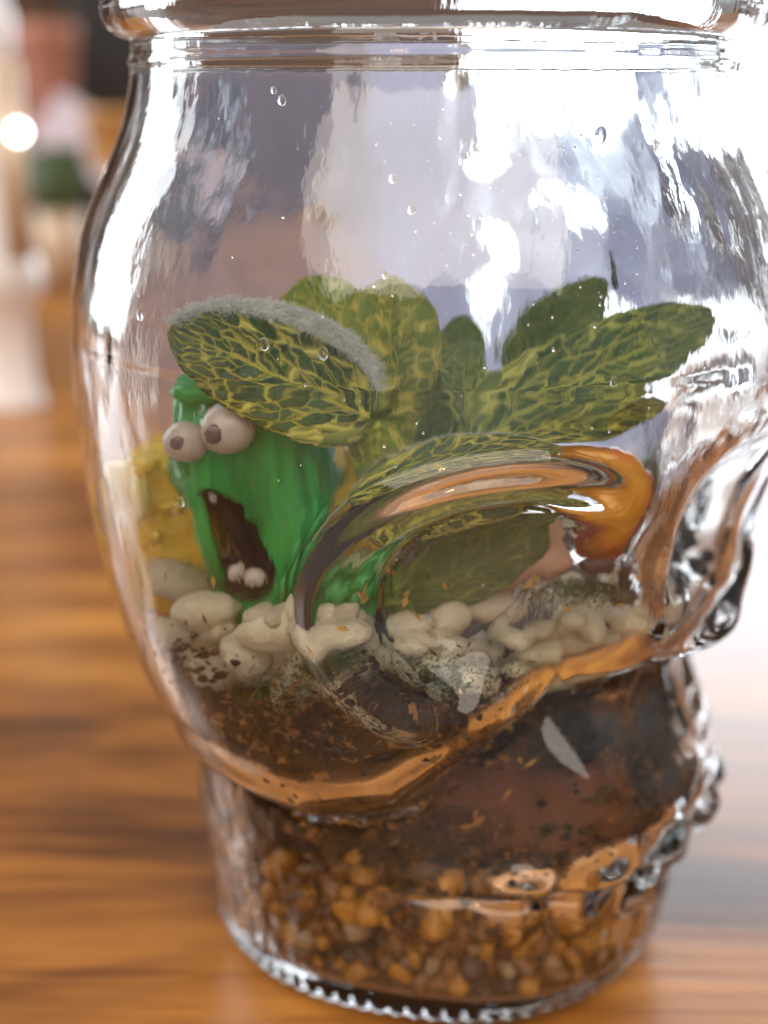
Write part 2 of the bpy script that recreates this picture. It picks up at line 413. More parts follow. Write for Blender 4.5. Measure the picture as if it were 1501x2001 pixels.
film('condensation', -172, -8, 3.2, 12.6, 0.03, m_fog('fog and reflected veil on near wall', (0.70, 0.66, 0.66), 0.40, 0.70, 0.12, 70, 0.006, 0.14),  # thin fog that also paints the pale veil reflected in the front glass
     lambda t, z: ss(4.6, 5.8, z) * ss(12.6, 11.5, z) * (0.22 + 0.78 * ss(6.3, 6.5, z + 0.15 * math.sin(t * .07))) * (1 + 1.0 * ss(-88, -62, t) * ss(7.2, 8.3, z)), parent=JAR, kind='stuff')
M_POCKET = m_fog('mauve damp film', (0.52, 0.21, 0.13), 0.30, 0.55, 0.55, 60, 0.25, 1.0)
film('condensation', -118, -66, 3.45, 4.75, 0.07, M_POCKET, lambda t, z: ss(-112, -98, t + 6 * math.sin(z * 9)) * ss(-66, -74, t) * ss(4.7, 4.35, z + .15 * math.sin(t * .5)) * ss(3.45, 3.65, z), 70, 50, parent=JAR, kind='stuff')
film('condensation', -86, -44, 2.5, 4.2, 0.07, M_POCKET, lambda t, z: ss(-86, -68, t) * ss(-44, -56, t) * ss(2.55, 2.9, z + .12 * math.sin(t * .6)) * ss(4.2, 3.9, z), 70, 50, parent=JAR, kind='stuff')

# ------------------------------------------------------------------ table and room
tb = empty('wooden_table', (0, 0, 0), label='warm brown oiled wooden table with horizontal grain under the jar', cat='table')
V, Fc = box(-75, 95, -40, 118, -3.5, 0.0)
o = mesh('tabletop', V, Fc, M_WOOD, smooth=False, parent=tb); bevel(o, 0.004)
for x in (-68, 88):
    for y in (-34, 111):
        V, Fc = box(x - 3.5, x + 3.5, y - 3.5, y + 3.5, -73, -3.6); bevel(mesh('leg', V, Fc, M_WOOD, smooth=False, parent=tb), 0.005)
M_WALL = m_plain('brown wall paint', (0.22, 0.145, 0.115), 0.7, 0.25, 3)
M_FLOOR = m_plain('dark floor', (0.06, 0.035, 0.025), 0.5, 0.3, 4)
YW = 290.0
wx0, wx1, wz0, wz1 = 5.0, 250.0, 19.0, 165.0
for nm, b in (('wall', (-260, wx0, YW, YW + 12, -74, 230)), ('wall', (wx1, 320, YW, YW + 12, -74, 230)),
              ('wall', (74, wx1, YW, YW + 12, -74, wz0 - 9)), ('wall', (wx0, wx1, YW, YW + 12, wz1, 230))):
    mesh(nm, *box(*b), M_WALL, smooth=False, kind='structure')
mesh('floor', *box(-300, 330, -150, YW, -80, -74), M_FLOOR, smooth=False, kind='structure')
win = empty('window', (0, YW, 0), label='bright daylit window with brown wooden sill behind the jar', cat='window')
def child(o, p): o.parent = p; o.matrix_parent_inverse = p.matrix_world.inverted(); return o
a = N('daylit pane'); a.set(Base_Color=(0.8, 0.85, 0.9), Emission_Color=(0.82, 0.91, 1.0), Emission_Strength=WINDOW_L, Roughness=0.1); M_PANE = a.m
M_SILL = m_plain('brown sill wood', (0.36, 0.19, 0.10), 0.45, 0.2, 12)
M_FRAME = m_plain('white frame paint', (0.75, 0.74, 0.74), 0.4, 0.05, 12)
bpy.context.view_layer.update()
def wpart(nm, b, mat):
    V, Fc = box(*b); V = [(x, y - YW, z) for x, y, z in V]; return mesh(nm, V, Fc, mat, smooth=False, parent=win)
xm = 74.0
wpart('pane', (wx0 + 3, xm - 2.5, YW + 3, YW + 4, -66, wz1 - 3), M_PANE)
wpart('pane', (xm + 2.5, wx1 - 3, YW + 3, YW + 4, wz0 + 1, wz1 - 3), M_PANE)
for b in ((wx0, wx0 + 3, YW + 1, YW + 7, -70, wz1), (wx1 - 3, wx1, YW + 1, YW + 7, wz0, wz1), (xm - 2.5, xm + 2.5, YW + 1, YW + 7, -70, wz1 - 3)):
    wpart('frame', b, M_FRAME)
wpart('sill', (xm + 2.6, wx1 + 6, YW - 12, YW + 6, wz0 - 9, wz0), M_SILL)
# ------------------------------------------------------------------ blurred things on the left
M_WHITE = m_plain('white enamel', (0.80, 0.78, 0.80), 0.25, 0.05, 20)
M_BEIGE = m_plain('beige glaze', (0.55, 0.42, 0.30), 0.35, 0.15, 20)
M_TERRA = m_plain('terracotta', (0.42, 0.19, 0.13), 0.7, 0.2, 30)
M_DKGREEN = m_plain('dark green leaves', (0.05, 0.08, 0.03), 0.6, 0.4, 60)
M_LILAC = m_plain('lilac paper', (0.62, 0.56, 0.66), 0.7, 0.08, 30)
M_BLACK = m_plain('black cabinet', (0.015, 0.012, 0.010), 0.4, 0.3, 9)
M_AMBER = m_plain('amber ceramic', (0.60, 0.33, 0.12), 0.3, 0.2, 20)
b0 = on_table(28, 800)
k = 1.0
stand = empty('candle_stand', (b0[0], b0[1], 0), label='tall white candle stand with round knobs, blurred at far left', cat='candle stand')
Yb = b0[1]; sc = (Yb + CAM_D) / 2700.0
zz = lambda py: at(28, py, Yb)[2]
prof = [(0.1, 0.0), (62 * sc, 0.02), (60 * sc, .5), (48 * sc, 1.0), (46 * sc, zz(600)), (70 * sc, zz(575)), (76 * sc, zz(540)), (66 * sc, zz(505)), (44 * sc, zz(480)), (44 * sc, zz(120)), (54 * sc, zz(90)), (54 * sc, zz(30)), (30 * sc, zz(-40)), (0.1, zz(-60))]
V, Fc = lathe(prof); mesh('column', V, Fc, M_WHITE, parent=stand)
p = at(64, 300, Yb - 0.5)
V, Fc = lathe([(0.05, zz(490)), (24 * sc, zz(488)), (25 * sc, zz(120)), (0.05, zz(112))], 24, (p[0] - b0[0], -3.2, 0)); mesh('candle', V, Fc, M_BEIGE, parent=stand)
V0, F0 = ico(3)
p = at(36, 258, Yb - 4.2)
a = N('lit bulb'); a.set(Base_Color=(1, 1, 1), Emission_Color=(1, 0.98, 0.95), Emission_Strength=14.0); M_BULB = a.m
mesh('bulb', V0 * 0.28 + (np.array(p) - np.array([b0[0], b0[1], 0])), F0, M_BULB, parent=stand)
def blob(name, px, py, Y, sx, sz, mat, label, cat, floor=True, seed=0):
    p = at(px, py, Y); V = V0.copy()
    d = np.array([1 + 0.18 * fbm(v * 1.0 + seed, 1.4) for v in V])[:, None]
    V = V * d * np.array([sx, (sx + sz) / 2, sz])
    o = mesh(name, V, F0, mat, label=label, cat=cat); o.location = [c * S for c in p]; return o
def pot(name, px, py_top, py_bot, Y, rad, mat, label, cat):
    p = at(px, py_bot, Y); top = at(px, py_top, Y)[2]
    b = max(0.0, p[2]); h = top - b
    V, Fc = lathe([(0.1, 0), (rad * .72, 0), (rad * .8, h * .1), (rad, h * .85), (rad * 1.08, h * .87), (rad * 1.08, h), (rad * .95, h), (rad * .93, h * .8), (0.1, h * .8)], 32)
    o = mesh(name, V, Fc, mat, label=label, cat=cat); o.location = (p[0] * S, Y * S, b * S); return o
pot('terracotta_vase', 105, 45, 300, 95, 2.3, M_TERRA, 'blurred terracotta pink vase behind the white candle stand', 'vase')
pot('amber_cup', 225, 215, 330, 70, 1.8, M_AMBER, 'blurred amber cup close to the left edge of the jar', 'cup')
V, Fc = box(-5, 5, -0.25, 0.25, 0, 4.5)
o = mesh('folded_card', V, Fc, M_LILAC, smooth=False, label='blurred pale lilac card lying slanted behind the jar', cat='card'); o.location = [c * S for c in at(165, 265, 88)]; o.rotation_euler = (math.radians(-20), math.radians(32), 0)
o.location[2] -= 0.03
pl = empty('small_plant', tuple(at(112, 360, 66)), label='blurred dark green plant beside the candle stand', cat='plant')
V = V0 * np.array([[1.0 + .5 * fbm(v * 1.7, 2.0)] for v in V0]) * np.array([1.7, 1.7, 2.2]); mesh('foliage', V, F0, M_DKGREEN, parent=pl)
V, Fc = lathe([(0.1, -6), (1.2, -6), (1.6, -1.6), (0.1, -1.6)], 24); mesh('pot', V, Fc, M_BEIGE, parent=pl)
cab = empty('cabinet', (-60, 250, -74), label='dark brown cabinet in the shadowy room at upper left', cat='cabinet')
bevel(mesh('carcass', *box(-60, 50, -18, 30, 0, 150), m_plain('dark cabinet wood', (0.12, 0.062, 0.035), 0.5, 0.3, 6), smooth=False, parent=cab), .01)
for x0, x1 in ((-58, -5), (-3, 48)): bevel(mesh('door', *box(x0, x1, -20.5, -18.3, 4, 146), m_plain('cabinet door wood', (0.15, 0.075, 0.04), 0.5, 0.3, 5), smooth=False, parent=cab), .008)
o = bevel(mesh('black_box', *box(-4, 5, -3, 3, 0, 22), M_BLACK, smooth=False, label='black box shape behind the jar neck at left', cat='box'), .004)
p = at(240, 120, 108); o.location = (p[0] * S, p[1] * S, 0)
o = bevel(mesh('white_shelf', *box(78, wx1, -6, 6, 1.0, 6.5), M_FRAME, smooth=False, label='narrow white shelf below the window sill at right', cat='shelf'), .01); o.location = (0, 2.70, 0)

# ------------------------------------------------------------------ ground inside the jar
M_SOIL = None
def m_soil():
    a = N('damp soil'); f = a.noise(a.obj(), 300, 6, 0.75, 0.8); g = a.noise(a.obj(), 95, 4, 0.6, 1.0)
    h = a.math('ADD', a.math('MULTIPLY', f, 0.55), a.math('MULTIPLY', g, 0.45))
    c = a.ramp(h, [(0.38, (0.004, 0.0025, 0.0015)), (0.49, (0.018, 0.009, 0.004)), (0.56, (0.07, 0.030, 0.009)), (0.63, (0.20, 0.090, 0.026)), (0.72, (0.30, 0.16, 0.06))])
    a.set(Base_Color=c, Roughness=0.75); a.bump(h, 0.9, 0.003); return a.m
M_SOIL = m_soil()
def soil_top(x, y): return 4.85 + 0.35 * fbm((x, y, 0), 0.5) + 0.25 * sstep(-3, 3, y)
def build_soil():
    NTs, V, Fc = 260, [], []
    zs = np.linspace(0.6, 4.95, 84)
    for z in zs:
        for j in range(NTs):
            t = 2 * math.pi * j / NTs; c, s = math.cos(t), math.sin(t)
            r = r_in(t, z); lim = 4.05 if z > 3.2 else 9
            gap = 0.05 + 0.10 * max(0, 0.4 + fbm((c * 3, s * 3, z), 1.6)) + (0.38 if z < 2.5 else 0)
            # bare pockets behind the cheek and the upper jaw
            td = math.degrees(t) - 360 if t > math.pi else math.degrees(t)
            gap += 0.75 * math.exp(-((td + 88) / 15) ** 2 - ((z - 4.0) / 0.75) ** 2) + 0.85 * math.exp(-((td + 64) / 15) ** 2 - ((z - 3.3) / 0.6) ** 2)
            gap += 0.07 * fbm((r * c, r * s, z), 5.0, 3) + 0.05 * fbm((r * c, r * s, z), 1.9, 2)
            rr = min(r - max(gap, 0.05), 9)
            V.append((rr * c, rr * s, z))
    for i in range(len(zs) - 1):
        for j in range(NTs):
            j2 = (j + 1) % NTs; Fc.append((i * NTs + j, i * NTs + j2, (i + 1) * NTs + j2, (i + 1) * NTs + j))
    base = (len(zs) - 1) * NTs; prev = base
    for f in (0.85, 0.65, 0.4, 0.15, 0.02):
        st = len(V)
        for j in range(NTs):
            x, y, _ = V[base + j]; x *= f; y *= f; V.append((x, y, soil_top(x, y)))
        for j in range(NTs):
            j2 = (j + 1) % NTs; Fc.append((prev + j, prev + j2, st + j2, st + j))
        prev = st
    Fc.append(tuple(range(NTs))[::-1])
    return mesh('soil', V, Fc, M_SOIL, kind='stuff', label='dark damp soil packed in the lower half of the jar', cat='soil')
build_soil()

def m_stone(name, c0, c1, rough=0.55, sc=120):
    a = N(name); f = a.noise(a.obj(), sc, 5, 0.65, 0.4); g = a.noise(a.obj(), 420, 3)
    oi = a.n('ShaderNodeObjectInfo')
    c = a.ramp(f, [(0.3, c0), (0.7, c1)]); c = a.mix(a.math('MULTIPLY', oi.outputs['Random'], 0.45), c, tuple(x * 0.55 for x in c0))
    spots = a.math('GREATER_THAN', a.noise(a.obj(), 430, 2), 0.74)
    c = a.mix(a.math('MULTIPLY', spots, 0.5), c, tuple(x * 0.35 for x in c0))
    a.set(Base_Color=c, Roughness=rough); a.bump(a.math('ADD', f, a.math('MULTIPLY', g, 0.4)), 0.5, 0.0012); return a.m
PEB = {'amber': m_stone('amber pebble', (0.46, 0.16, 0.008), (0.78, 0.35, 0.022), 0.12),
       'brown': m_stone('brown pebble', (0.06, 0.025, 0.010), (0.15, 0.065, 0.022), 0.35),
       'tan': m_stone('tan pebble', (0.38, 0.23, 0.11), (0.56, 0.38, 0.20), 0.35),
       'rust': m_stone('rust pebble', (0.22, 0.075, 0.009), (0.42, 0.16, 0.02), 0.18)}
def rock_mesh(name, seed, sub=2, rough=0.22, mat=None):
    V, Fc = ico(sub)
    V = np.array([v * (1 + rough * fbm(v + seed * 7.3, 0.9, 3)) for v in V]); V *= np.array([1, 0.85 + 0.2 * random.random(), 0.65 + 0.2 * random.random()])
    me = bpy.data.meshes.new(name); me.from_pydata([tuple(v * S) for v in V], [], Fc); me.polygons.foreach_set('use_smooth', [True] * len(me.polygons))
    if mat: me.materials.append(mat)
    return me
peb_mesh = {c: [rock_mesh('pebble', i + 11 * n, 2, 0.42, m) for i in range(5)] for n, (c, m) in enumerate(PEB.items())}
peb_label = {'amber': 'small glossy amber pebble in the gravel at the bottom of the jar', 'brown': 'small dark brown pebble in the gravel at the bottom of the jar',
             'tan': 'small pale tan pebble in the gravel at the bottom of the jar', 'rust': 'small rust red pebble in the gravel at the bottom of the jar'}
cnt = 0; cells = []
for zi, z in enumerate(np.arange(0.72, 2.75, 0.31)):
    for t in np.arange(-186 + (zi % 2) * 3, 8, 5.6):
        cells.append((t + random.uniform(-1.6, 1.6), z + random.uniform(-.08, .08)))
random.shuffle(cells)
for t, z in cells[:290]:
    if z > 2.0 and random.random() < (z - 2.0) * 0.75: continue
    col = random.choices(['amber', 'brown', 'tan', 'rust'], [0.42, 0.26, 0.07, 0.25])[0]
    o = bpy.data.objects.new('pebble', random.choice(peb_mesh[col])); s = random.uniform(0.08, 0.17) + 0.10 * random.random() ** 3; o.scale = (s * random.uniform(.8, 1.3), s, s * random.uniform(.7, 1.1))
    tr = math.radians(t); r = r_in(tr, z) - s * 0.95
    o.location = (r * math.cos(tr) * S, r * math.sin(tr) * S, z * S); o.rotation_euler = [random.uniform(0, 6.28) for _ in range(3)]
    put(o, label=peb_label[col], cat='pebble', group=col + ' pebbles in the gravel layer'); cnt += 1
# the rest of the gravel, deeper in
V = []; Fc = []; V1, F1 = ico(1)
for _ in range(420):
    t = random.uniform(-3.3, 0.2); z = random.uniform(0.75, 2.3); r = r_in(t, z) - random.uniform(0.35, 0.6); s = random.uniform(.12, .22); b = len(V)
    V += list(V1 * s * np.array([1, .9, .8]) + np.array([r * math.cos(t), r * math.sin(t), z])); Fc += [tuple(i + b for i in f) for f in F1]
mesh('gravel', V, Fc, PEB['rust'], kind='stuff', label='brown gravel packed behind the pebbles at the bottom', cat='gravel')

# the pale stones
M_CREAM = m_stone('cream stone', (0.60, 0.50, 0.34), (0.82, 0.73, 0.54), 0.6, 110)
M_PINK = m_stone('salmon stone', (0.60, 0.30, 0.20), (0.72, 0.40, 0.28), 0.5, 60)
M_MAROON = m_stone('maroon stone', (0.05, 0.015, 0.018), (0.12, 0.035, 0.04), 0.35, 160)
cream_mesh = [rock_mesh('stone', 50 + i, 3, 0.20, M_CREAM) for i in range(7)]
def stone(px, py, off, w, h, label, mat=None, me=None, group=None, nm='stone', rot=None):
    p = ins(px, py, off); d = np.linalg.norm(p - cC) / F
    m = me or random.choice(cream_mesh)
    o = bpy.data.objects.new(nm, m); o.scale = (w * d, (w + h) / 2 * d * 0.8, h * d / 0.8)
    o.location = [c * S for c in p]; o.rotation_euler = rot or (random.uniform(-.4, .4), random.uniform(-.35, .35), random.uniform(0, 6.28) if abs(w - h) < 12 else random.uniform(-.4, .4))
    return put(o, label=label, cat='stone', group=group)
named = [
 (1055, 1285, .45, 62, 52, 'rounded cream stone low in the eye socket, largest of the pale stones there'),
 (1075, 1345, .40, 55, 34, 'flat cream stone tucked under the rounded one in the eye socket'),
 (1160, 1235, .55, 60, 50, 'grey cream stone beside the glass nose'),
 (950, 1170, .75, 80, 48, 'smooth grey beige stone in the middle of the eye socket'),
 (800, 1220, .45, 60, 42, 'pale stone close to the glass brow ridge lower end'),
 (860, 1270, .40, 75, 50, 'wide grey cream stone above the mossy soil'),
 (560, 1225, .50, 95, 50, 'broad pale stone directly under the green toy'),
 (640, 1245, .40, 62, 44, 'pinkish pale stone right of the broad one under the green toy'),
 (490, 1275, .38, 60, 55, 'cream stone at the soil line left of the moss tuft'),
 (355, 1130, .60, 80, 60, 'foggy white stone left of the green toy'),
 (280, 1110, .5, 62, 60, 'foggy pale stone at the far left of the jar wall'),
 (330, 1065, .9, 66, 40, 'pale stone in front of the yellow toy'),
 (420, 1190, .42, 76, 48, 'greyish stone sinking into dark soil at left'),
 (1250, 1205, .40, 70, 30, 'long tan stone reaching into the glass nose'),
 (1090, 1215, .9, 56, 40, 'beige stone behind the socket stones near the moss')]
for a in named: stone(a[0], a[1], a[2], a[3] * .86, a[4] * .86, a[5])
for i in range(30):
    stone(random.uniform(770, 1290), random.uniform(1200, 1335), random.uniform(.25, .8), random.uniform(26, 46), random.uniform(22, 36), 'small rounded cream stone among the pale stones inside the eye socket', group='small stones in the eye socket')
for i in range(16):
    stone(random.uniform(270, 660), random.uniform(1190, 1290), random.uniform(.3, .7), random.uniform(28, 46), random.uniform(22, 36), 'small rounded cream stone in the pale layer left of the eye socket', group='small stones at the left')
stone(1010, 1100, 0.9, 110, 46, 'smooth salmon pink stone under the orange toy', me=rock_mesh('stone', 91, 3, 0.14, M_PINK), rot=(0, -.25, 0))
stone(1165, 1090, .5, 42, 26, 'dark maroon stone under the orange toy', me=rock_mesh('stone', 95, 3, 0.4, M_MAROON))
for i in range(46):                         # the rest of the pale layer further in
    t = math.radians(random.uniform(-185, 5)); z = random.uniform(4.9, 5.6); s = random.uniform(0.28, 0.5)
    r = r_in(t, z) - s - random.uniform(0.15, 1.4)
    o = bpy.data.objects.new('stone', random.choice(cream_mesh)); o.scale = (s, s, s); o.location = (r * math.cos(t) * S, r * math.sin(t) * S, z * S)
    o.rotation_euler = [random.uniform(0, 6.28) for _ in range(3)]
    put(o, label='small pale cream stone set back in the stone layer', cat='stone', group='pale stones of the inner layer')
# dry flecks stuck on the glass
M_FLECK = m_plain('dry peat flecks', (0.060, 0.028, 0.012), 0.8, 0.6, 300)
def flecks(name, n, fpos, size, mat, label):
    V = []; Fc = []
    for _ in range(n):
        px, py = fpos(); p = ins(px, py, 0.03, True)
        if p is None: continue
        t = math.atan2(p[1], p[0]); er = np.array([math.cos(t), math.sin(t), 0]); et = np.array([-math.sin(t), math.cos(t), 0]); ez = np.array([0, 0, 1])
        a = random.uniform(0, 6.28); l = random.uniform(*size); w = l * random.uniform(0.15, 0.5); d1 = et * math.cos(a) + ez * math.sin(a); d2 = np.cross(d1, er)
        b = len(V); c = p
        V += [c - d1 * l, c + d2 * w + er * .01, c + d1 * l, c - d2 * w + er * .005, c - er * w * .6]
        Fc += [(b, b + 1, b + 2, b + 3), (b, b + 4, b + 1), (b + 1, b + 4, b + 2), (b + 2, b + 4, b + 3), (b + 3, b + 4, b)]
    return mesh(name, V, Fc, mat, smooth=False, kind='stuff', label=label, cat='debris')
def g2(cx, cy, sx, sy): return lambda: (random.gauss(cx, sx), random.gauss(cy, sy))
def multi(*fs): return lambda: random.choice(fs)()
flecks('peat_flecks', 380, multi(g2(650, 1420, 70, 60), g2(560, 1360, 90, 40), g2(860, 1440, 50, 40), g2(930, 1430, 60, 45), g2(360, 1280, 40, 30), g2(1230, 1520, 60, 90), g2(880, 1330, 80, 30)), (0.02, 0.085), M_FLECK, 'dry brown peat flecks stuck to the inside of the glass')
flecks('bark_fibres', 420, multi(g2(900, 1445, 45, 28), g2(640, 1430, 60, 50), g2(520, 1390, 70, 30), g2(1240, 1520, 50, 60), g2(700, 1620, 200, 30), g2(1000, 1690, 140, 25)), (0.03, 0.13), m_plain('orange bark', (0.26, 0.115, 0.03), 0.6, 0.6, 150), 'orange brown bark fibres lying in the soil against the glass')
flecks('straw_bits', 34, multi(g2(690, 1155, 8, 6), g2(650, 1240, 18, 25), g2(820, 1150, 40, 40), g2(960, 1450, 50, 35), g2(1160, 1130, 90, 60), g2(350, 1110, 50, 30)), (0.05, 0.12), m_plain('straw', (0.55, 0.30, 0.06), 0.5, 0.3, 200), 'golden straw bits clinging to the glass')
# lumps of soil lying against the glass
V = []; Fc = []
for cx, cy_, sx, sy, n in ((640, 1420, 45, 35, 130), (540, 1400, 70, 25, 90), (370, 1290, 40, 22, 50), (860, 1405, 55, 30, 90), (930, 1450, 50, 25, 60), (1250, 1500, 40, 60, 110), (1140, 1480, 25, 40, 30), (1150, 1620, 70, 40, 40), (1000, 1690, 120, 18, 110), (290, 1240, 14, 18, 20), (700, 1330, 18, 25, 20), (800, 1640, 150, 25, 130), (560, 1570, 100, 40, 130), (1290, 1560, 30, 60, 60)):
    for _ in range(n):
        px, py = random.gauss(cx, sx), random.gauss(cy_, sy); s = random.uniform(.02, .04) + .05 * random.random() ** 3; p = ins(px, py, s * .45 + .01, True)
        if p is None: continue
        b = len(V); q = random.random() * 50
        V += [p + v * s * (1 + .55 * fbm(v + q, 1.3)) * np.array([1.2, 1, .8]) for v in V1]; Fc += [tuple(i + b for i in f) for f in F1]
for _ in range(150):                        # the heap behind the far cheek
    t = math.radians(random.uniform(-22, 34)); z = random.uniform(4.3, 6.1); s = random.uniform(.08, .2); r = r_in(t, z) - s - random.random() ** 2 * .9; b = len(V); q = random.random() * 50
    p = np.array([r * math.cos(t), r * math.sin(t), z])
    V += [p + v * s * (1 + .45 * fbm(v + q, 1.3)) for v in V1]; Fc += [tuple(i + b for i in f) for f in F1]
mesh('soil_lumps', V, Fc, M_SOIL, smooth=False, kind='stuff', label='crumbs of dark soil pressed against the inside of the glass', cat='soil')
# moss
M_MOSS = m_plain('moss', (0.070, 0.115, 0.014), 0.7, 0.5, 300)
def moss(px, py, off, n, rad, label, spread=(1, 1)):
    c = ins(px, py, off); V = []; Fc = []
    for _ in range(n):
        b = c + np.array([random.gauss(0, rad * spread[0]), random.gauss(0, rad * .5), random.gauss(0, rad * .45 * spread[1])])
        d = np.array([random.gauss(0, .6), random.gauss(-.3, .5), random.uniform(.2, 1)]); d /= np.linalg.norm(d); l = random.uniform(.04, .10)
        s = np.cross(d, [random.random(), random.random(), .3]); s /= np.linalg.norm(s); s *= 0.010
        k = len(V); V += [b, b + d * l * .5 + s, b + d * l, b + d * l * .5 - s]; Fc.append((k, k + 1, k + 2, k + 3))
    return mesh('moss', V, Fc, M_MOSS, smooth=False, kind='stuff', label=label, cat='moss')
moss(640, 1300, .12, 900, .14, 'tuft of green moss below the green toy')
moss(580, 1350, .2, 900, .3, 'dark moss over the soil left of the cheek')
moss(1135, 1150, .5, 1500, .28, 'green moss between stones beside the nose', (1.3, .6))
moss(850, 1330, .3, 1600, .4, 'dark olive moss on soil inside the eye socket')
c_ = np.array([3.6, 1.2, 6.3]); V = []; Fc = []
for _ in range(1600):
    b = c_ + np.array([random.gauss(0, .28), random.gauss(0, .6), random.gauss(0, .28)]); r_ = math.hypot(b[0], b[1]); lim = r_in(math.atan2(b[1], b[0]), b[2]) - .15
    if r_ > lim: b[:2] *= lim / r_
    d = np.array([random.gauss(0, .6), random.gauss(0, .6), random.uniform(.2, 1)]); d /= np.linalg.norm(d); l = random.uniform(.06, .14)
    q = np.cross(d, [random.random(), random.random(), .3]); q = q / np.linalg.norm(q) * .02
    k = len(V); V += [b, b + d * l * .5 + q, b + d * l, b + d * l * .5 - q]; Fc.append((k, k + 1, k + 2, k + 3))
mesh('moss', V, Fc, M_MOSS, smooth=False, kind='stuff', label='green moss on the soil heap behind the far cheek of the skull', cat='moss')
# ------------------------------------------------------------------ the plant
L_DARK = m_leaf('green net leaf', (0.008, 0.045, 0.003), (0.045, 0.140, 0.008), (0.88, 0.80, 0.16), 0.25)
L_PALE = m_leaf('backlit yellow net leaf', (0.11, 0.21, 0.012), (0.30, 0.42, 0.025), (0.95, 0.82, 0.18), 0.45)  # extra yellow in the colour suggests light coming through from behind
L_BACK = m_leaf('bluish green leaf', (0.028, 0.115, 0.024), (0.085, 0.22, 0.04), (0.88, 0.88, 0.26), 0.45)
L_BRIGHT = m_leaf('young green leaf', (0.05, 0.13, 0.012), (0.11, 0.22, 0.02), (0.34, 0.42, 0.08), 0.40)
M_HAIR = m_plain('white leaf hair', (0.72, 0.76, 0.74), 0.6, 0.05, 500)
M_FELT = m_plain('felted leaf edge', (0.42, 0.47, 0.38), 0.8, 0.5, 420)
M_STEM = m_plain('pale hairy stem', (0.30, 0.36, 0.20), 0.6, 0.2, 300)
plant_base = np.array(at(830, 1130, -1.6))
plant = empty('fittonia_plant', tuple(plant_base), label='nerve plant with yellow net-veined green leaves growing inside the skull jar', cat='plant')
